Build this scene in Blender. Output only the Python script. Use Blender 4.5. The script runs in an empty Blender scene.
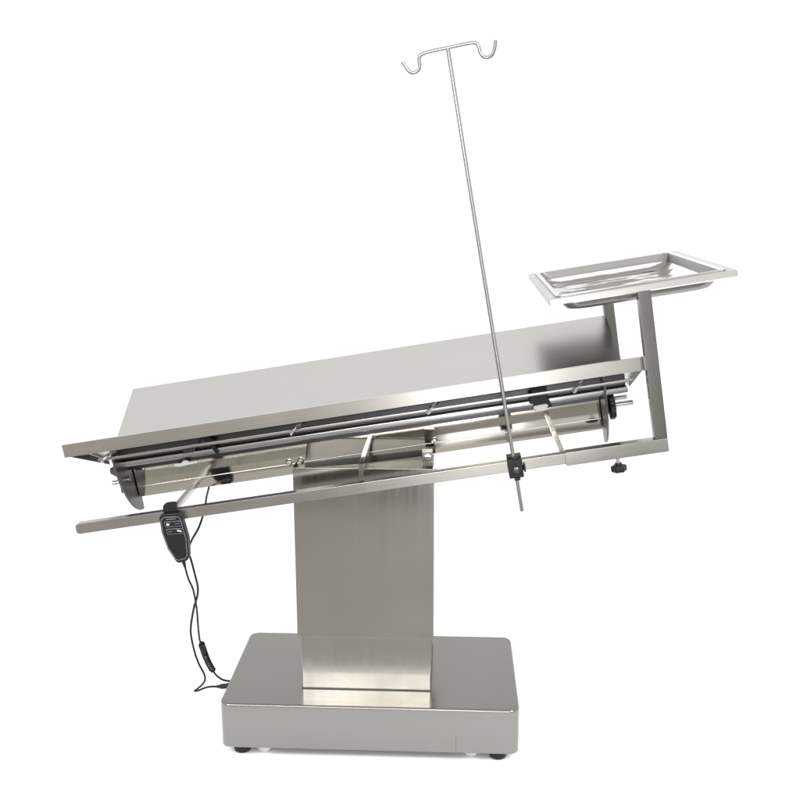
import bpy, bmesh, math, random
from mathutils import Vector, Matrix
random.seed(4)
S = bpy.context.scene
COL = S.collection

# ------------------------------------------------------------------ frames
TH = 0.1611                                   # lengthwise tilt of the table top
ORG = Vector((-0.0465, 0.0397, 0.8538))       # middle of the near edge of the top
TILT = Matrix.Translation(ORG) @ Matrix.Rotation(-TH, 4, 'Y')
WORLD = Matrix.Identity(4)
def T(u, v, w): return TILT @ Vector((u, v, w))

# ------------------------------------------------------------------ materials
def nd(nt, kind, loc=(0, 0), **kw):
    n = nt.nodes.new(kind); n.location = loc
    for k, v in kw.items(): setattr(n, k, v)
    return n

def steel(name, col, rough, grain=(3, 160, 160), rot=0.0, streak=0.10, bump=0.02, smudge=0.10, tint=0.06, wave=0.0):
    m = bpy.data.materials.new(name); m.use_nodes = True
    nt = m.node_tree; b = nt.nodes['Principled BSDF']
    b.inputs['Metallic'].default_value = 1.0
    tc = nd(nt, 'ShaderNodeTexCoord')
    mr = nd(nt, 'ShaderNodeMapping'); mr.inputs['Rotation'].default_value = (0, rot, 0)
    nt.links.new(tc.outputs['Object'], mr.inputs['Vector'])
    mp = nd(nt, 'ShaderNodeMapping'); mp.inputs['Scale'].default_value = grain
    nt.links.new(mr.outputs[0], mp.inputs['Vector'])
    n1 = nd(nt, 'ShaderNodeTexNoise'); n1.inputs['Scale'].default_value = 1.0; n1.inputs['Detail'].default_value = 4
    nt.links.new(mp.outputs[0], n1.inputs['Vector'])
    n2 = nd(nt, 'ShaderNodeTexNoise'); n2.inputs['Scale'].default_value = 7.0; n2.inputs['Detail'].default_value = 5; n2.inputs['Distortion'].default_value = 0.6
    nt.links.new(tc.outputs['Object'], n2.inputs['Vector'])
    # roughness = rough + streak*(n1-.5) + smudge*(n2-.5)
    a = nd(nt, 'ShaderNodeMath', operation='MULTIPLY_ADD'); a.inputs[1].default_value = streak; a.inputs[2].default_value = rough - streak/2 - smudge/2
    nt.links.new(n1.outputs['Fac'], a.inputs[0])
    c = nd(nt, 'ShaderNodeMath', operation='MULTIPLY_ADD'); c.inputs[1].default_value = smudge
    nt.links.new(n2.outputs['Fac'], c.inputs[0]); nt.links.new(a.outputs[0], c.inputs[2])
    nt.links.new(c.outputs[0], b.inputs['Roughness'])
    # slight tint variation of the metal itself
    mx = nd(nt, 'ShaderNodeMix', data_type='RGBA')
    lo = tuple(x*(1-tint) for x in col); hi = tuple(min(1, x*(1+tint)) for x in col)
    mx.inputs['A'].default_value = (*lo, 1); mx.inputs['B'].default_value = (hi[0], hi[1], hi[2]*0.985, 1)
    mm = nd(nt, 'ShaderNodeMath', operation='MULTIPLY_ADD'); mm.inputs[1].default_value = 0.6
    nt.links.new(n1.outputs['Fac'], mm.inputs[0])
    m2 = nd(nt, 'ShaderNodeMath', operation='MULTIPLY'); m2.inputs[1].default_value = 0.4
    nt.links.new(n2.outputs['Fac'], m2.inputs[0]); nt.links.new(m2.outputs[0], mm.inputs[2])
    nt.links.new(mm.outputs[0], mx.inputs['Factor']); nt.links.new(mx.outputs['Result'], b.inputs['Base Color'])
    last = None
    if bump:
        last = nd(nt, 'ShaderNodeBump'); last.inputs['Strength'].default_value = bump; last.inputs['Distance'].default_value = 0.002
        nt.links.new(n1.outputs['Fac'], last.inputs['Height'])
    if wave:
        n3 = nd(nt, 'ShaderNodeTexNoise'); n3.inputs['Scale'].default_value = 9.0; n3.inputs['Detail'].default_value = 1.5
        nt.links.new(tc.outputs['Object'], n3.inputs['Vector'])
        b2 = nd(nt, 'ShaderNodeBump'); b2.inputs['Strength'].default_value = wave; b2.inputs['Distance'].default_value = 0.02
        nt.links.new(n3.outputs['Fac'], b2.inputs['Height'])
        last = b2
    if last: nt.links.new(last.outputs[0], b.inputs['Normal'])
    return m

def plastic(name, col, rough=0.45, noise=0.2, scale=60, bump=0.05, spec=.5):
    m = bpy.data.materials.new(name); m.use_nodes = True
    nt = m.node_tree; b = nt.nodes['Principled BSDF']
    tc = nd(nt, 'ShaderNodeTexCoord'); n = nd(nt, 'ShaderNodeTexNoise')
    n.inputs['Scale'].default_value = scale; n.inputs['Detail'].default_value = 4
    nt.links.new(tc.outputs['Object'], n.inputs['Vector'])
    mx = nd(nt, 'ShaderNodeMix', data_type='RGBA')
    mx.inputs['A'].default_value = (*[x*(1-noise) for x in col], 1); mx.inputs['B'].default_value = (*[x*(1+noise) for x in col], 1)
    nt.links.new(n.outputs['Fac'], mx.inputs['Factor']); nt.links.new(mx.outputs['Result'], b.inputs['Base Color'])
    b.inputs['Roughness'].default_value = rough; b.inputs['Specular IOR Level'].default_value = spec
    bp = nd(nt, 'ShaderNodeBump'); bp.inputs['Strength'].default_value = bump; bp.inputs['Distance'].default_value = 0.001
    nt.links.new(n.outputs['Fac'], bp.inputs['Height']); nt.links.new(bp.outputs[0], b.inputs['Normal'])
    return m

ST = (0.40, 0.393, 0.375)
M = {}
M['base']   = steel('brushed_base_steel', (0.235, 0.23, 0.220), 0.19, grain=(3, 170, 170), tint=.06, smudge=.18, bump=0)
M['column'] = steel('brushed_column_steel', (0.345, 0.337, 0.316), 0.155, grain=(90, 90, 2), tint=.04, bump=0)
M['top']    = steel('brushed_top_steel', (0.45, 0.443, 0.43), 0.25, grain=(2.0, 150, 150), rot=TH, tint=.035, streak=.07, bump=0)
M['trim']   = steel('brushed_trim_steel', (0.45, 0.442, 0.42), 0.26, grain=(3, 150, 150), rot=TH, streak=.06, tint=.04, bump=0)
M['rail']   = steel('brushed_rail_steel', (0.37, 0.363, 0.345), 0.27, grain=(3, 150, 150), rot=TH, smudge=.16, streak=.06, tint=.05, bump=0)
M['frame']  = steel('satin_frame_steel', (0.52, 0.512, 0.495), 0.36, grain=(20, 20, 20), rot=TH, smudge=.16, streak=.05, tint=.03, bump=0)
M['post']   = steel('brushed_post_steel', (0.18, 0.177, 0.17), 0.28, grain=(150, 150, 3), rot=TH, smudge=.16, streak=.06, tint=.05, bump=0)
M['polish'] = steel('polished_steel', (0.54, 0.515, 0.465), 0.06, grain=(2, 60, 60), rot=TH, streak=.03, smudge=.05, bump=0, wave=.02)
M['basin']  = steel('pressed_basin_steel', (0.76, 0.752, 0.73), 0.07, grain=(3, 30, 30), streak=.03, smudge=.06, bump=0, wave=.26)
M['rod']    = steel('polished_rod_steel', (0.56, 0.555, 0.54), 0.20, grain=(4, 4, 4), streak=.04, smudge=.05, tint=.03, bump=0)
M['plate']  = steel('dull_plate_steel', (0.12, 0.12, 0.12), 0.36, grain=(10, 10, 10), streak=.05, smudge=.12, bump=0)
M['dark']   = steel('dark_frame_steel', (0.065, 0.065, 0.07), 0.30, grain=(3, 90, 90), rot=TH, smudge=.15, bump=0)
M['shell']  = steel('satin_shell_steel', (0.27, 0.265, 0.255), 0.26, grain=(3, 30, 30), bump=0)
M['lid']    = steel('shaded_lid_steel', (0.36, 0.35, 0.335), 0.20, grain=(3, 60, 60), bump=0)
M['pole']   = steel('satin_pole_steel', (0.35, 0.347, 0.338), 0.24, grain=(4, 4, 4), streak=.04, smudge=.05, tint=.03, bump=0)
M['beam']   = steel('grey_beam_steel', (0.33, 0.33, 0.338), 0.24, grain=(3, 120, 120), rot=TH, bump=0)
M['black']  = plastic('black_plastic', (0.012, 0.012, 0.014), 0.38, spec=.22)
M['rubber'] = plastic('black_rubber', (0.014, 0.013, 0.014), 0.6, spec=.22)
M['cord']   = plastic('black_cord_rubber', (0.010, 0.010, 0.013), 0.42, spec=.22)
M['grey']   = plastic('grey_print', (0.17, 0.18, 0.19), 0.5)
M['white']  = plastic('white_print', (0.75, 0.75, 0.75), 0.5, noise=.04)
M['nylon']  = plastic('white_nylon', (0.50, 0.50, 0.48), 0.4, noise=.05)
M['paper']  = plastic('white_paper', (0.90, 0.90, 0.90), 0.75, noise=.01, scale=8, bump=.01)
M['cement'] = plastic('grey_added_floor', (0.32, 0.312, 0.296), 0.7, noise=.2, scale=3)

# ------------------------------------------------------------------ mesh helpers
def thing(name, label, cat, loc, group=None):
    o = bpy.data.objects.new(name, None); COL.objects.link(o)
    o.location = loc; o.empty_display_size = .05
    o['label'] = label; o['category'] = cat
    if group: o['group'] = group
    return o

def root_of(o):
    p = Vector((0, 0, 0))
    while o is not None:
        p = p + o.location; o = o.parent
    return p

def obj(name, bm, mat, parent=None, frame=WORLD, smooth=40, label=None, wn=True):
    """frame takes bm coordinates to the world; vertices are stored relative to the parent's place"""
    off = root_of(parent)
    bmesh.ops.transform(bm, matrix=Matrix.Translation(-off) @ frame, verts=bm.verts)
    bmesh.ops.recalc_face_normals(bm, faces=bm.faces)
    me = bpy.data.meshes.new(name); bm.to_mesh(me); bm.free()
    for f in me.polygons: f.use_smooth = True
    me.set_sharp_from_angle(angle=math.radians(smooth))
    me.materials.append(mat)
    o = bpy.data.objects.new(name, me); COL.objects.link(o)
    if parent: o.parent = parent
    if label: o['label'] = label
    if wn:
        w = o.modifiers.new('weighted', 'WEIGHTED_NORMAL'); w.weight = 100; w.keep_sharp = True
    return o

def add_box(bm, x0, x1, y0, y1, z0, z1, bev=0.0, seg=2, mat=None):
    r = bmesh.ops.create_cube(bm, size=1)
    vs = r['verts']
    m = Matrix.Translation(((x0+x1)/2, (y0+y1)/2, (z0+z1)/2)) @ Matrix.Diagonal((abs(x1-x0), abs(y1-y0), abs(z1-z0), 1))
    bmesh.ops.transform(bm, matrix=m, verts=vs)
    if bev:
        es = list({e for v in vs for e in v.link_edges})
        bmesh.ops.bevel(bm, geom=es, offset=bev, segments=seg, affect='EDGES', profile=.5)
def box(*a, **k):
    bm = bmesh.new(); add_box(bm, *a, **k); return bm

def add_prism(bm, pts, axis, a0, a1, bev=0.0, seg=2):
    """closed outline extruded along an axis: 'x' pts=(y,z), 'y' pts=(x,z), 'z' pts=(x,y)"""
    def P(p, a):
        return {'x': (a, p[0], p[1]), 'y': (p[0], a, p[1]), 'z': (p[0], p[1], a)}[axis]
    A = [bm.verts.new(P(p, a0)) for p in pts]; B = [bm.verts.new(P(p, a1)) for p in pts]
    n = len(pts); fs = [bm.faces.new(A[::-1]), bm.faces.new(B)]
    for i in range(n): fs.append(bm.faces.new((A[i], A[(i+1) % n], B[(i+1) % n], B[i])))
    bmesh.ops.recalc_face_normals(bm, faces=fs)
    if bev:
        es = list({e for f in fs for e in f.edges})
        bmesh.ops.bevel(bm, geom=es, offset=bev, segments=seg, affect='EDGES', profile=.5)
def prism(*a, **k):
    bm = bmesh.new(); add_prism(bm, *a, **k); return bm

def sheet(profile, axis_a0, axis_a1, t, n=1):
    """folded sheet metal: open (y,z) profile with thickness t, run along x"""
    pts = [Vector(p) for p in profile]; L = []; R = []
    for i, p in enumerate(pts):
        d0 = (p - pts[i-1]).normalized() if i else (pts[1]-p).normalized()
        d1 = (pts[i+1]-p).normalized() if i < len(pts)-1 else d0
        nrm = Vector((-(d0+d1).y, (d0+d1).x)).normalized()
        k = 1/max(.3, nrm.dot(Vector((-d0.y, d0.x))))
        L.append(p + nrm*t/2*k); R.append(p - nrm*t/2*k)
    bm = bmesh.new()
    xs = [axis_a0 + (axis_a1-axis_a0)*i/n for i in range(n+1)]
    loop = L + R[::-1]; rows = [[bm.verts.new((x, q.x, q.y)) for q in loop] for x in xs]
    m = len(loop)
    for a, b in zip(rows, rows[1:]):
        for i in range(m): bm.faces.new((a[i], a[(i+1) % m], b[(i+1) % m], b[i]))
    k = len(pts)
    for r in (rows[0], rows[-1]):
        for i in range(k-1): bm.faces.new((r[i], r[i+1], r[m-2-i], r[m-1-i]))
    return bm

def smooth_path(pts, per=8):
    P = [Vector(p) for p in pts]; out = []
    for i in range(len(P)-1):
        p0 = P[max(0, i-1)]; p1 = P[i]; p2 = P[i+1]; p3 = P[min(len(P)-1, i+2)]
        for k in range(per):
            t = k/per
            out.append(.5*((2*p1) + (p2-p0)*t + (2*p0-5*p1+4*p2-p3)*t*t + (3*p1-p0-3*p2+p3)*t**3))
    out.append(P[-1]); return out

def add_tube(bm, pts, r, n=12, cap=True):
    P = [Vector(p) for p in pts]
    rs = r if isinstance(r, (list, tuple)) else [r]*len(P)
    tan = [(P[min(i+1, len(P)-1)]-P[max(i-1, 0)]).normalized() for i in range(len(P))]
    ref = Vector((0, 0, 1)) if abs(tan[0].z) < .9 else Vector((1, 0, 0))
    nrm = (ref - tan[0]*ref.dot(tan[0])).normalized(); rings = []
    for p, t, rr in zip(P, tan, rs):
        nrm = (nrm - t*nrm.dot(t)).normalized(); bi = t.cross(nrm)
        rings.append([bm.verts.new(p + (nrm*math.cos(2*math.pi*k/n) + bi*math.sin(2*math.pi*k/n))*rr) for k in range(n)])
    for a, b in zip(rings, rings[1:]):
        for k in range(n): bm.faces.new((a[k], a[(k+1) % n], b[(k+1) % n], b[k]))
    if cap: bm.faces.new(rings[0][::-1]); bm.faces.new(rings[-1])
def tube(*a, **k):
    bm = bmesh.new(); add_tube(bm, *a, **k); return bm

def add_lathe(bm, prof, at, axis, n=24):
    """prof=(radius, distance along axis)"""
    ax = Vector(axis).normalized(); ref = Vector((0, 0, 1)) if abs(ax.z) < .9 else Vector((1, 0, 0))
    a = (ref-ax*ref.dot(ax)).normalized(); b = ax.cross(a); at = Vector(at)
    rings = [[bm.verts.new(at + ax*d + (a*math.cos(2*math.pi*k/n)+b*math.sin(2*math.pi*k/n))*max(r, 1e-5)) for k in range(n)] for r, d in prof]
    for p, q in zip(rings, rings[1:]):
        for k in range(n): bm.faces.new((p[k], p[(k+1) % n], q[(k+1) % n], q[k]))
    bm.faces.new(rings[0][::-1]); bm.faces.new(rings[-1])
def lathe(*a, **k):
    bm = bmesh.new(); add_lathe(bm, *a, **k); return bm

def star_knob(at, axis, r, h, lobes=6, n=48):
    ax = Vector(axis).normalized(); ref = Vector((0, 0, 1)) if abs(ax.z) < .9 else Vector((1, 0, 0))
    a = (ref-ax*ref.dot(ax)).normalized(); b = ax.cross(a); at = Vector(at); bm = bmesh.new()
    prof = [(.45, 0), (.5, .25), (.9, .32), (1, .42), (1, .85), (.92, 1), (.3, 1.02)]
    rings = []
    for s, d in prof:
        k_l = .10 if s > .8 else 0
        rings.append([bm.verts.new(at + ax*d*h + (a*math.cos(2*math.pi*k/n)+b*math.sin(2*math.pi*k/n))*r*s*(1+k_l*math.cos(lobes*2*math.pi*k/n))) for k in range(n)])
    for p, q in zip(rings, rings[1:]):
        for k in range(n): bm.faces.new((p[k], p[(k+1) % n], q[(k+1) % n], q[k]))
    bm.faces.new(rings[0][::-1]); bm.faces.new(rings[-1])
    return bm

def rrect(hx, hy, r, n=6):
    out = []
    for cx, cy, a0 in ((hx-r, hy-r, 0), (-hx+r, hy-r, 90), (-hx+r, -hy+r, 180), (hx-r, -hy+r, 270)):
        for k in range(n+1):
            a = math.radians(a0+90*k/n); out.append((cx+r*math.cos(a), cy+r*math.sin(a)))
    return out

def loft(loops):
    bm = bmesh.new(); V = [[bm.verts.new(p) for p in L] for L in loops]
    n = len(V[0])
    for a, b in zip(V, V[1:]):
        for k in range(n): bm.faces.new((a[k], a[(k+1) % n], b[(k+1) % n], b[k]))
    return bm, V

def dup(o, parent):
    c = o.copy(); COL.objects.link(c); c.parent = parent
    return c

# ------------------------------------------------------------------ setting
def ground(name, x0, x1, y0, y1, z, mat):
    bm = bmesh.new()
    bm.faces.new([bm.verts.new(p) for p in ((x0, y0, z), (x1, y0, z), (x1, y1, z), (x0, y1, z))])
    o = obj(name, bm, mat); o['kind'] = 'structure'; return o
ground('added_floor', -6, 6, -1.75, -0.28, -0.004, M['cement'])  # unseen grey strip added for the steel to reflect
ground('white_floor', -60, 60, -0.2905, 120, 0.0, M['paper'])

# ------------------------------------------------------------------ operating table
tab = thing('operating_table', 'stainless steel veterinary operating table with tilted V top on a lifting column and box base', 'operating table', (0, .19, 0))

# base
BW, BD, BZ0, BZ1 = .349, .38, .030, .1406
prof = []
L = []
r = .024
for z, ins in ((BZ0, .0), (BZ1-.005, 0), (BZ1-.0018, .0010), (BZ1, .0045)):
    L.append([(x, y+BD/2, z) for x, y in rrect(BW-ins, BD/2-ins, r-ins, 8)])
bm, V = loft(L); bm.faces.new(V[-1]); bm.faces.new(V[0][::-1])
base = obj('base', bm, M['base'], tab, smooth=50)
obj('weld_seam', box(.2028, .2036, -.0004, .001, .034, .074), M['plate'], base)
for x, y in ((-.306, .038), (.302, .038), (-.306, .330), (.302, .330)):
    obj('rubber_foot', lathe([(.012, .0), (.019, .003), (.021, .010), (.021, .018), (.012, .022), (.012, .0305)], (x, y, 0), (0, 0, 1)), M['rubber'], base)
for x, y in ((-.252, .038), (.240, .042), (-.252, .324), (.240, .324)):
    # small castor: wheel on a horizontal axle with a short fork
    bm = bmesh.new()
    add_lathe(bm, [(.010, -.011), (.018, -.010), (.020, -.006), (.020, .006), (.018, .010), (.010, .011)], (x, y, .020), (.25, 1, 0))
    add_box(bm, x-.006, x+.006, y-.015, y-.012, .016, .0305); add_box(bm, x-.006, x+.006, y+.012, y+.015, .016, .0305)
    obj('castor', bm, M['nylon'], base)

# column: outer cover sleeved over an inner column
CX = -.0114
CY0, CY1, CT = .070, .330, .0022
bm = bmesh.new()
add_box(bm, CX-.1604, CX+.1604, CY0, CY0+CT, .2797, .694, bev=.0008, seg=2)
side = [(CY0+CT, .2797), (CY1, .2797), (CY1, .620), (.185, .620), (CY0+CT+.05, .6935), (CY0+CT, .6935)]
add_prism(bm, side, 'x', CX-.1604, CX-.1604+CT); add_prism(bm, side, 'x', CX+.1604-CT, CX+.1604)
add_box(bm, CX-.1580, CX+.1580, CY1-CT, CY1, .2797, .6195)
cover = obj('column_cover', bm, M['column'], tab)
yl, yr, zl, zr = CY0+CT+.0003, .2085, .641, .690
def zat(x, y):
    t = (y-yl)/(yr-yl); e = zl+(zr-zl)*(x-CX+.1578)/.3156
    return .6915+(e-.6915)*t
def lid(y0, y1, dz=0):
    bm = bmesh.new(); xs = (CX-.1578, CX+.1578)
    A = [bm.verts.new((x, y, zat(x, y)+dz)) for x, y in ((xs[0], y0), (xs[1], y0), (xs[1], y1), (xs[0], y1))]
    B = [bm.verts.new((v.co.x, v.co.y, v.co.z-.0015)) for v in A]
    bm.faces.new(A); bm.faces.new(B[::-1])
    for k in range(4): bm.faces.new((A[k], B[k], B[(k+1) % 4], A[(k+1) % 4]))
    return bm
obj('added_lid', lid(yl, .172), M['lid'], cover)  # lid added to lighten what the channel reflects here
obj('gap_shade', lid(.1725, yr), M['black'], cover)  # black strip standing in for the shade under the channel
obj('inside_shade', box(CX-.1578, CX+.1578, CY0+CT+.0005, CY1-CT-.0005, .585, .590), M['dark'], cover)  # dark plate standing in for shade inside the hollow cover
obj('inner_column', box(CX-.1541, CX+.1541, .0820, .318, .1408, .2795, bev=.0022), M['column'], tab)
obj('column_collar', box(CX-.1555, CX+.1555, .0806, .3194, .1408, .1432), M['plate'], tab)

# tilt head between the column and the top
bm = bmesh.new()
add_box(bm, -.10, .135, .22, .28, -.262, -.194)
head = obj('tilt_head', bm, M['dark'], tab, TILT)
bk = obj('head_bracket', box(.1205, .1455, .100, .116, .692, .7290, bev=.002), M['rail'], tab)
obj('bolt', lathe([(.009, 0), (.009, .004), (.006, .006), (.004, .0065)], (.1340, .1002, .713), (0, -1, 0), 6), M['rod'], bk, smooth=20)

# ---- V top: two sloping panels
near = [(.0022, -.0015), (.0022, -.0005), (.008, -.0010), (.252, -.110)]
HL = .652
npan = obj('top_panel', sheet([(.0035, -.0012), (.010, -.0036), (.238, -.1030), (.245, -.1056)], -HL+.001, HL-.001, .0016), M['top'], tab, TILT)
obj('edge_strip', sheet([(.020, -.0285), (.0012, -.0285), (.0008, -.0005), (.012, -.0012)], -HL, HL, .0016), M['trim'], npan, TILT)
for s in (-1, 1):
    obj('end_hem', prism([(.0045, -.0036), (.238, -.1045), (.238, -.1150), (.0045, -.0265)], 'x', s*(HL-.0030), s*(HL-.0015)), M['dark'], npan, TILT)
fpan = obj('top_panel', sheet([(.2475, -.1056), (.254, -.1027), (.5185, .0195), (.5225, .0207)], -HL+.001, HL-.001, .0016), M['top'], tab, TILT)
obj('edge_strip', sheet([(.5235, .0205), (.5240, -.0075), (.506, -.0080)], -HL, HL, .0016), M['trim'], fpan, TILT)
for s in (-1, 1):
    obj('end_hem', prism([(.256, -.1040), (.5185, .0165), (.5185, -.005), (.256, -.1150)], 'x', s*(HL-.0030), s*(HL-.0015)), M['dark'], fpan, TILT)

# ---- long parts under the near panel
bmf = obj('support_beam', box(-.585, .626, .098, .140, -.0955, -.0815, bev=.003), M['beam'], tab, TILT)
obj('shaded_web', box(-.583, .624, .112, .138, -.0813, -.0540, bev=.002), M['dark'], bmf, TILT)  # web coloured dark for the shaded gap above the beam
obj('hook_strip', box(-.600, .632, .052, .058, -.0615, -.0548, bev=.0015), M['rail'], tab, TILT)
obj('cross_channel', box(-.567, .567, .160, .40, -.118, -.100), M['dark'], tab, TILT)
for u in (-.575, -.131, .180, .5075):
    pts = smooth_path([(u+.024, .085, -.0430), (u+.014, .050, -.0440), (u+.004, .032, -.0480), (u-.004, .030, -.0570), (u-.009, .036, -.0625)], 5)
    obj('tie_hook', tube(pts, [.0042]*(len(pts)-4)+[.0036, .003, .0025, .002], 8), M['rod'], tab, TILT)

# ---- polished drain channel
prof = [(.1702, -.1095), (.1702, -.1640), (.1722, -.1905), (.200, -.1925), (.40, -.1925), (.405, -.186), (.405, -.112)]
ch = obj('drain_channel', sheet(prof, -.566, .566, .0016, n=1), M['polish'], tab, TILT, smooth=5)
obj('crease_bead', tube([(-.5655, .1694, -.1642), (.5655, .1694, -.1642)], .0014, 8), M['rod'], ch, TILT)
for u, w in ((-.1855, -.1600), (-.156, -.1600), (.170, -.160)):
    obj('bolt', lathe([(.0085, 0), (.0085, .003), (.006, .006), (.002, .0068)], (u, .1700, w), (0, -1, 0), 12), M['rod'], ch, TILT, smooth=25)

# ---- end plates with the tilt knobs
def quarter():
    pts = [(.063, -.030), (.066, -.055)]
    for k in range(1, 15):
        a = math.radians(90*k/14)
        pts.append((.186-.119*math.cos(a)**1.15, -.060-.167*math.sin(a)))
    pts += [(.190, -.226), (.192, -.193), (.300, -.193), (.300, -.125), (.262, -.114), (.20, -.100), (.10, -.058)]
    return pts
for s in (-1, 1):
    pl = obj('end_plate', prism(quarter(), 'x', s*.5685, s*.5735, bev=.0008, seg=1), M['plate'], tab, TILT)
    if s > 0:
        kb = obj('knob', star_knob((.5738, .118, -.125), (1, 0, 0), .030, .020, 8), M['black'], pl, TILT)
        obj('shaft', tube([(.592, .118, -.125), (.636, .118, -.125)], .0065), M['rod'], pl, TILT)
        obj('shaft', tube([(.574, .150, -.118), (.628, .150, -.118)], .006), M['rod'], pl, TILT)
        obj('slot_pin', tube([(.5735, .10, -.09), (.578, .10, -.09)], .006), M['rod'], pl, TILT)
    else:
        obj('bolt', lathe([(.015, 0), (.015, .012), (.009, .014), (.009, .02)], (-.5735, .10, -.100), (-1, 0, 0), 6), M['plate'], pl, TILT, smooth=20)
        obj('knob', star_knob((-.5735, .128, -.150), (-1, 0, 0), .016, .013, 6), M['black'], pl, TILT)
        obj('shaft', tube([(-.574, .118, -.134), (-.604, .118, -.134)], .0065), M['rod'], pl, TILT)
        obj('slot_pin', tube([(-.568, .12, -.13), (-.560, .12, -.13)], .006), M['rod'], pl, TILT)

# ---- side rails and their arms
RV = (-.038, .558)
def rail(v, name='side_rail'):
    rd = .0075
    pts = [(.560, -.1975), (.560, -.1735)]
    pts += [(-.645+rd-rd*math.sin(math.radians(a)), -.1735-rd+rd*math.cos(math.radians(a))) for a in range(0, 91, 18)]
    pts += [(-.645+rd-rd*math.cos(math.radians(a)), -.1975+rd-rd*math.sin(math.radians(a))) for a in range(0, 91, 18)]
    bm = prism(pts, 'y', v-.010, v+.010, bev=.0014)
    return obj(name, bm, M['rail'], tab, TILT)
for v in RV: rail(v)
for u in (-.430, .0075, .4525):
    if abs(u) < .1:   # the middle arm rises over the column's front edge
        obj('rail_arm', prism([(RV[0]+.0103, -.190), (.024, -.1595), (.1685, -.1575), (.1685, -.1465), (.020, -.1485), (RV[0]+.0103, -.176)], 'x', u-.0055, u+.0055, bev=.0015), M['rod'], tab, TILT)
    else:
        obj('rail_arm', box(u-.0065, u+.0065, RV[0]+.0105, .196, -.193, -.180, bev=.0015), M['rod'], tab, TILT)
    obj('rail_arm', box(u-.0065, u+.0065, .380, RV[1]-.0105, -.193, -.180, bev=.0015), M['rod'], tab, TILT)

# ---- black catch straps with their white tabs
def strap(pts, wdt, lean=0):
    return prism(pts, 'y', .088, .094)
s1 = obj('catch_strap', prism([(.409, -.036), (.446, -.036), (.444, -.072), (.452, -.100), (.412, -.104), (.411, -.088), (.402, -.086), (.402, -.062), (.409, -.060)], 'y', .090, .0975, bev=.001, seg=1), M['black'], tab, TILT)
obj('catch_tab', prism([(0.4085, -0.0965), (0.4125, -0.0910), (0.4385, -0.0900), (0.4435, -0.0945), (0.4365, -0.1020), (0.4165, -0.1035)], 'y', .0835, .0885, bev=.0008, seg=1), M['nylon'], s1, TILT)
s2 = obj('catch_strap', prism([(-.372, -.034), (-.352, -.036), (-.338, -.055), (-.333, -.058), (-.331, -.068), (-.336, -.068), (-.326, -.092), (-.334, -.094), (-.348, -.066), (-.362, -.050)], 'y', .090, .0975, bev=.001, seg=1), M['black'], tab, TILT)
obj('catch_bar', prism([(-.380, -.036), (-.356, -.038), (-.402, -.106), (-.432, -.106)], 'y', .0985, .099+.003), M['dark'], s2, TILT)
obj('catch_tab', prism([(-0.4375, -0.1075), (-0.4345, -0.1015), (-0.4185, -0.1015), (-0.4125, -0.0965), (-0.4045, -0.0965), (-0.3985, -0.1015), (-0.3795, -0.1015), (-0.3795, -0.1070), (-0.4025, -0.1080), (-0.4225, -0.1095)], 'y', .0835, .0885, bev=.0008, seg=1), M['nylon'], s2, TILT)

# ------------------------------------------------------------------ tray stand (slides on the rails)
TS = thing('tray_stand', 'square tube steel frame on two posts sleeved onto the table rails, holding the tray', 'tray stand', T(.66, .26, -.2))
FU0, FU1, FV0, FV1, FW = .4655, .852, -.052, .535, .160
bm = bmesh.new()
fw = .022; ft = .0125
outer = rrect((FU1-FU0)/2, (FV1-FV0)/2, .003, 2); inner = rrect((FU1-FU0)/2-fw, (FV1-FV0)/2-fw, .006, 2)
uc, vc = (FU0+FU1)/2, (FV0+FV1)/2
loops = []
for lp, w in ((inner, FW-ft), (outer, FW-ft), (outer, FW-.0012), (rrect((FU1-FU0)/2-.0012, (FV1-FV0)/2-.0012, .003, 2), FW), (inner, FW), (inner, FW-ft)):
    loops.append([(uc+x, vc+y, w) for x, y in lp])
bm, V = loft(loops); bmesh.ops.remove_doubles(bm, verts=bm.verts, dist=1e-6)
obj('tray_frame', bm, M['frame'], TS, TILT)
for v, sgn in ((RV[0], -1), (RV[1], 1)):
    po = .0130
    obj('sleeve', box(.455, .6745, v-.0128, v+.0128, -.2015, -.1715, bev=.0015), M['rail'], TS, TILT)
    vv = v if sgn < 0 else FV1-po-.002
    obj('post', box(.6475, .6745, vv-po, vv+po, -.1712, FW-ft-.0003, bev=.0015), M['post'], TS, TILT)
    kn = obj('locking_knob', star_knob((.5665, v, -.214), (0, 0, -1), .0155, .019, 6), M['black'], TS, TILT)
    obj('screw', tube([(.5665, v, -.2016), (.5665, v, -.216)], .0045), M['rod'], kn, TILT)

# ------------------------------------------------------------------ instrument tray
hx, hy = (FU1-FU0)/2-.016, (FV1-FV0)/2-.016
TR = bpy.data.objects
def ring(ins, w, r): return [(uc+x, vc+y, w) for x, y in rrect(hx-ins, hy-ins, max(r, .004), 8)]
z0 = FW
outs = [(0, .0010, .014), (0, .0030, .014), (.0018, .0036, .013), (.0085, .0033, .012)]
for k in range(13):
    a = math.radians(7.5*k)
    outs.append((.0108+.050*(1-math.cos(a))**1.15, .0022-.0372*math.sin(a)**.92, .013+.026*math.sin(a)))
outs.append((.085, -.0352, .036))
inn = [(a, z0+b, c) for a, b, c in outs]
under = [(.075, z0-.0364, .03), (.036, z0-.0360, .034), (.0262, z0-.0338, .036), (.0205, z0-.0277, .034), (.0175, z0-.0203, .030), (.0125, z0-.0044, .018), (.0115, z0+.0007, .014)]
bm, V = loft([ring(*q) for q in inn]); bm.faces.new(V[-1])
bm2, V2 = loft([ring(*q) for q in under]); bm2.faces.new(V2[0])
me = bpy.data.meshes.new('tmp'); bm2.to_mesh(me); bm2.free(); nf = len(bm.faces); bm.from_mesh(me); bpy.data.meshes.remove(me)
bm.faces.ensure_lookup_table()
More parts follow.
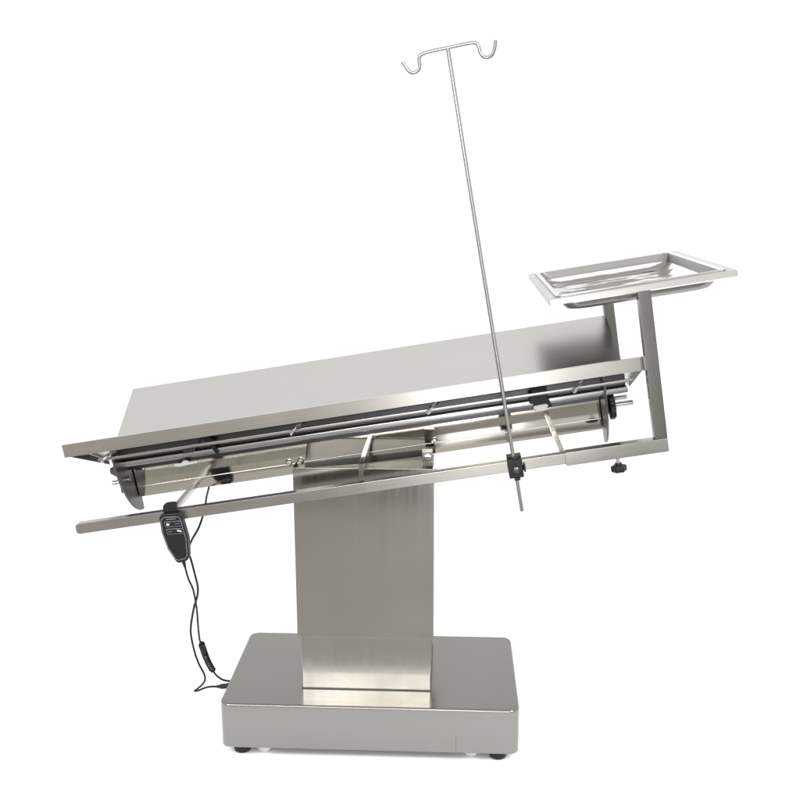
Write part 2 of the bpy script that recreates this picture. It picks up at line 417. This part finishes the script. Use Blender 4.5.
for f in bm.faces[nf:]: f.material_index = 1
bm.faces.ensure_lookup_table()
for f in bm.faces[:3*36]: f.material_index = 2
tray = obj('instrument_tray', bm, M['basin'], None, TILT, smooth=70, wn=False)
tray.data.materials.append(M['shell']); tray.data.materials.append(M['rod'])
tray['label'] = 'shiny pressed steel instrument tray resting in the frame above the right end of the table'; tray['category'] = 'tray'

# ------------------------------------------------------------------ drip pole
PV = -.060
IV = thing('iv_pole', 'tall thin steel drip pole with two hooks clamped to the near table rail', 'iv pole', T(.346, PV, -.285))
top_w, bot_w = .686, -.284
tu, bu = .3358, .3472
mid = [T(bu, PV, bot_w), T(.3440, PV, -.05), T(.3405, PV, .2), T(.3378, PV, .45), T(tu, PV, top_w-.0015)]
obj('rod', tube(smooth_path(mid, 6), .0041, 14), M['pole'], IV)
def arm(side):
    if side < 0:
        q = [(tu, top_w-.0005), (.300, .6845), (.286, .6825), (.279, .679), (.2765, .672), (.2765, .665), (.2745, .657), (.269, .652), (.262, .6505), (.2555, .653), (.251, .659), (.2435, .6755)]
    else:
        q = [(tu, top_w-.0005), (.370, .6865), (.386, .6862), (.3935, .683), (.3962, .676), (.3972, .667), (.4005, .659), (.4065, .6548), (.4135, .6545), (.420, .6575), (.4243, .664), (.4275, .672), (.4305, .683)]
    return smooth_path([T(a, PV, b) for a, b in q], 5)
obj('hook', tube(arm(-1), .0036, 10), M['pole'], IV)
obj('hook', tube(arm(1), .0036, 10), M['pole'], IV)
bm = bmesh.new()
add_box(bm, .331, .3625, PV-.010, RV[0]-.0105, -.2065, -.1660, bev=.0025)
add_box(bm, .331, .3625, RV[0]-.011, RV[0]+.018, -.1725, -.1640, bev=.001)
add_box(bm, .331, .3625, RV[0]-.011, RV[0]+.018, -.2070, -.1985, bev=.001)
add_box(bm, .342, .355, PV-.009, PV+.009, -.166, -.1595, bev=.0015)
add_box(bm, .341, .354, PV-.009, PV+.009, -.2125, -.2065, bev=.0015)
cl = obj('clamp', bm, M['black'], IV, TILT)
obj('clamp_screw', lathe([(.0065, 0), (.0065, .006), (.004, .008), (.001, .0085)], (.3475, PV-.0101, -.186), (0, -1, 0), 12), M['plate'], cl, TILT)
obj('clamp_knob', star_knob((.3626, PV+.004, -.1905), (1, 0, 0), .0085, .0055, 6), M['black'], cl, TILT)

# ------------------------------------------------------------------ hand control
HC = thing('hand_control', 'black hand control with two rocker buttons hanging on the left end of the near rail', 'hand control', (-.422, -.02, .50))
HY = -.018
# outline in the picture plane of the handset, x then z
bodyP = [(-.4555, .6060), (-.4475, .6140), (-.4105, .6165), (-.4060, .6105), (-.3935, .5560), (-.3930, .5135), (-.3980, .5045), (-.4165, .4990), (-.4225, .5020), (-.4405, .5320), (-.4520, .5700)]
body = obj('handset', prism(bodyP, 'y', HY-.012, HY+.010, bev=.0032, seg=3), M['black'], HC)
obj('hanger_clip', prism([(-.4480, .6165), (-.4465, .6320), (-.4400, .6350), (-.4235, .6370), (-.4180, .6340), (-.4175, .6185)], 'y', HY-.007, HY+.012, bev=.002), M['black'], HC)
cen = Vector((-.421, .556))
def inset(P, s): return [tuple(cen+(Vector(p)-cen)*s) for p in P]
def outline(P, y, r, mat, parent, name):
    pts = [Vector((a, y, b)) for a, b in P]; pts += [pts[0], ]
    return obj(name, tube(pts, r, 6), mat, parent)
outline(inset(bodyP, .87), HY-.0122, .00075, M['grey'], body, 'outline')
ax_u = Vector((.975, .0, .085)).normalized(); ax_d = Vector((.22, 0, -.97)).normalized()
def hp(a, b): # along the handset: a across, b down from the top middle
    return Vector((-.4300, HY, .6120)) + ax_u*a + ax_d*b
for i, b in enumerate((.0200, .0375)):
    bm = bmesh.new()
    q = [hp(-.0165, b-.0055), hp(.0180, b-.0055), hp(.0180, b+.0062), hp(-.0165, b+.0062)]
    add_prism(bm, [(p.x, p.z) for p in q], 'y', HY-.0150, HY-.0118, bev=.001)
    bt = obj('rocker_button', bm, M['black'], body)
    outline([(p.x, p.z) for p in q], HY-.0142, .0007, M['grey'], bt, 'button_edge')
    for a in (-.0095, .0115):
        if (i == 0) == (a < 0):
            s = 1 if i == 0 else -1
            t = [hp(a-.0042, b+.0018*s), hp(a-.0006, b-.0032*s), hp(a+.0004, b-.0004*s), hp(a+.0046, b-.0018*s), hp(a+.0010, b+.0034*s)]
            if i: t = [hp(a-.0046, b-.0032), hp(a+.0042, b-.0004), hp(a+.0046, b+.0028), hp(a+.0012, b+.0012), hp(a-.0036, b+.0006)]
            obj('arrow_mark', prism([(p.x, p.z) for p in t], 'y', HY-.0154, HY-.0150), M['white'], bt)
        else:
            q2 = [hp(a-.0050, b-.0004), hp(a+.0050, b-.0004), hp(a+.0050, b+.0004), hp(a-.0050, b+.0004)]
            obj('dash_mark', prism([(p.x, p.z) for p in q2], 'y', HY-.0154, HY-.0150), M['grey'], bt)
q = [hp(-.012, .0085), hp(.010, .0085), hp(.010, .0100), hp(-.012, .0100)]
obj('dash_mark', prism([(p.x, p.z) for p in q], 'y', HY-.0126, HY-.0120), M['grey'], body)
# cord: straight, then a coil, then into the base
up = [(-.4105, -.018, .505), (-.4085, -.015, .492), (-.4050, 0, .450), (-.4010, .02, .4147), (-.4020, .045, .355), (-.4053, .06, .3093), (-.4085, .078, .2650), (-.4060, .082, .2520)]
obj('cord', tube(smooth_path(up, 8), .0024, 8), M['cord'], HC)
obj('strain_relief', tube([(-.4115, -.018, .509), (-.4095, -.0165, .499), (-.4075, -.013, .484)], [.0052, .0046, .0030], 10), M['black'], HC)
axis = smooth_path([(-.4060, .082, .2520), (-.4045, .092, .232), (-.4020, .10, .2100), (-.3960, .108, .1840), (-.3890, .116, .1620)], 30)
turns = 16; hel = []; n = len(axis)
for i in range(n*6):
    t = i/(n*6-1)*(n-1); k = min(int(t), n-2); p = axis[k].lerp(axis[k+1], t-k); d = (axis[k+1]-axis[k]).normalized()
    e1 = d.cross(Vector((0, 1, 0))).normalized(); e2 = d.cross(e1); a = 2*math.pi*turns*i/(n*6-1)
    rr = .0060*min(1, i/40, (n*6-1-i)/40)
    hel.append(p+e1*math.cos(a)*rr+e2*math.sin(a)*rr)
obj('coiled_cord', tube(hel, .0023, 6), M['cord'], HC)
obj('cord', tube(smooth_path([(-.3890, .116, .1620), (-.3835, .128, .1430), (-.3720, .145, .1230), (-.352, .165, .1090), (-.346, .170, .106)], 8), .0024, 8), M['cord'], HC)

# ------------------------------------------------------------------ supply cable
PC = thing('power_cable', 'thin black cable hanging from under the table top into the left side of the base', 'cable', (-.40, .1, .08))
pth = [(-.42, .33, .640), (-.4120, .28, .6150), (-.4047, .22, .5985), (-.3990, .17, .5892), (-.3895, .11, .5769), (-.3884, .05, .5564), (-.3990, .018, .5343), (-.4040, .006, .514), (-.3985, .004, .497), (-.3935, .014, .455), (-.3930, .03, .4180), (-.3985, .042, .390), (-.4080, .05, .3650), (-.4185, .062, .330), (-.4270, .074, .2950), (-.4300, .085, .265), (-.4290, .105, .215), (-.4260, .125, .1750), (-.4190, .14, .1420), (-.4190, .147, .1220), (-.4290, .155, .104), (-.4440, .162, .088), (-.4520, .166, .080), (-.4440, .168, .0800), (-.4200, .168, .0900), (-.3980, .164, .0945), (-.384, .162, .0960)]
obj('cord', tube(smooth_path(pth, 7), .0026, 8), M['cord'], PC)
obj('plug', tube([(-.394, .163, .0950), (-.386, .1622, .0960), (-.384, .162, .0962), (-.366, .161, .0985), (-.365, .161, .0985), (-.3492, .160, .100)], [.0035, .0045, .0062, .0066, .0085, .0085], 12), M['black'], PC)

# ------------------------------------------------------------------ light
W = bpy.data.worlds.new('World'); S.world = W; W.use_nodes = True
nt = W.node_tree; bg = nt.nodes['Background']
tc = nd(nt, 'ShaderNodeTexCoord'); sp = nd(nt, 'ShaderNodeSeparateXYZ'); nt.links.new(tc.outputs['Generated'], sp.inputs[0])
def ramp(stops, src, lo=-1.0, hi=1.0):
    mr = nd(nt, 'ShaderNodeMapRange'); mr.inputs['From Min'].default_value = lo; mr.inputs['From Max'].default_value = hi
    nt.links.new(src, mr.inputs['Value']); cr = nd(nt, 'ShaderNodeValToRGB'); e = cr.color_ramp.elements
    while len(e) < len(stops): e.new(.5)
    for k, (p, v) in enumerate(stops):
        e[k].position = (p-lo)/(hi-lo); c = v if isinstance(v, tuple) else (v, v, v); e[k].color = (*[x/4 for x in c], 1)
    nt.links.new(mr.outputs[0], cr.inputs[0]); return cr.outputs[0]
back = ramp([(-.2, 1.2), (.20, 1.2), (.30, 1.32), (.50, 1.10), (.75, 1.35), (1, 1.5)], sp.outputs['Z'])
front = ramp([(-.45, .22), (-.31, .30), (-.25, .85), (.0, .95), (.18, .85), (.26, .75), (.34, 2.6), (.41, .18), (.52, 2.6), (.62, .25), (.72, 2.0), (.84, 1.0), (1, 1.5)], sp.outputs['Z'])  # bright and dark levels added to streak the tray's reflections
fy = nd(nt, 'ShaderNodeMapRange', interpolation_type='SMOOTHSTEP'); fy.inputs['From Min'].default_value = -.25; fy.inputs['From Max'].default_value = .30
nt.links.new(sp.outputs['Y'], fy.inputs['Value'])
mx = nd(nt, 'ShaderNodeMix', data_type='RGBA'); nt.links.new(fy.outputs[0], mx.inputs['Factor'])
# added hall for the steel to reflect: bright gap, dark bars, brownish left side
ay = nd(nt, 'ShaderNodeMath', operation='ABSOLUTE'); nt.links.new(sp.outputs['Y'], ay.inputs[0])
ad = nd(nt, 'ShaderNodeMath', operation='MAXIMUM'); ad.inputs[1].default_value = .05; nt.links.new(ay.outputs[0], ad.inputs[0])
dv = nd(nt, 'ShaderNodeMath', operation='DIVIDE'); nt.links.new(sp.outputs['X'], dv.inputs[0]); nt.links.new(ad.outputs[0], dv.inputs[1])
refl_bands = ramp([(-1, (.9, .88, .85)), (-.40, (.95, .88, .78)), (-.20, (.92, .86, .76)), (-.078, (.85, .82, .76)), (-.068, .22), (-.046, .20), (-.040, .85), (-.030, .80), (-.024, .28), (-.012, .30), (.000, 3.4), (.032, 3.4), (.060, 1.1), (.30, .95), (1, 1)], dv.outputs[0])
low = nd(nt, 'ShaderNodeMapRange', interpolation_type='SMOOTHSTEP'); low.inputs['From Min'].default_value = .02; low.inputs['From Max'].default_value = .22
nt.links.new(sp.outputs['Z'], low.inputs['Value'])
hm = nd(nt, 'ShaderNodeMix', data_type='RGBA'); hm.inputs['B'].default_value = (.25, .25, .25, 1)
nt.links.new(low.outputs[0], hm.inputs['Factor']); nt.links.new(refl_bands, hm.inputs['A'])
fm = nd(nt, 'ShaderNodeMix', data_type='RGBA', blend_type='MULTIPLY'); fm.inputs['Factor'].default_value = 1
nt.links.new(front, fm.inputs['A']); nt.links.new(hm.outputs['Result'], fm.inputs['B'])
f4 = nd(nt, 'ShaderNodeVectorMath', operation='SCALE'); f4.inputs['Scale'].default_value = 4; nt.links.new(fm.outputs['Result'], f4.inputs[0])
nt.links.new(f4.outputs[0], mx.inputs['A']); nt.links.new(back, mx.inputs['B'])
nt.links.new(mx.outputs['Result'], bg.inputs['Color']); bg.inputs['Strength'].default_value = 4.0

def area(name, loc, aim, sx, sy, radiance, col=(1, 1, 1)):
    d = bpy.data.lights.new(name, 'AREA'); d.shape = 'RECTANGLE'; d.size = sx; d.size_y = sy
    d.energy = radiance*math.pi*sx*sy; d.color = col
    o = bpy.data.objects.new(name, d); COL.objects.link(o); o.location = loc
    o.rotation_euler = (Vector(aim)-Vector(loc)).to_track_quat('-Z', 'Y').to_euler(); return o
area('softbox_lamp', (.32, -2.75, .69), (.20, 0, .69), .50, 1.3, 6.0, (1, .98, .95))
area('strip_lamp', (-.24, -2.40, 1.56), (-.05, 0, .3), 1.0, .40, 15.0, (1, .97, .94))
for x, y, ax_, p in ((-1.7, -2.3, -.25, 1.1), (1.9, -2.2, .3, 1.7)):  # unseen lamps added to brighten the white floor
    area('floor_fill', (x, y, 2.7), (ax_, .05, 0), 1.2, 1.2, p).data.spread = math.radians(42)

# ------------------------------------------------------------------ camera
cam = bpy.data.cameras.new('camera'); co = bpy.data.objects.new('camera', cam); COL.objects.link(co)
cam.sensor_width = 36; cam.lens = 44.534; cam.clip_end = 500; cam.clip_start = .05
ya, pi_, ro = 0.0538, 0.21671, -0.004357
fwd = Vector((-math.sin(ya)*math.cos(pi_), math.cos(ya)*math.cos(pi_), -math.sin(pi_)))
right = Vector((math.cos(ya), math.sin(ya), 0)); upv = right.cross(fwd)
rr_ = right*math.cos(ro)+upv*math.sin(ro); uu = upv*math.cos(ro)-right*math.sin(ro)
mw = Matrix((rr_, uu, -fwd)).transposed().to_4x4(); mw.translation = (0.18851, -2.07437, 1.32616)
co.matrix_world = mw
S.camera = co
S.view_settings.view_transform = 'Standard'; S.view_settings.look = 'None'
S.view_settings.exposure = 0; S.view_settings.gamma = 1; S.view_settings.use_curve_mapping = False
S.cycles.caustics_reflective = False; S.cycles.caustics_refractive = False
S.cycles.sample_clamp_indirect = 8
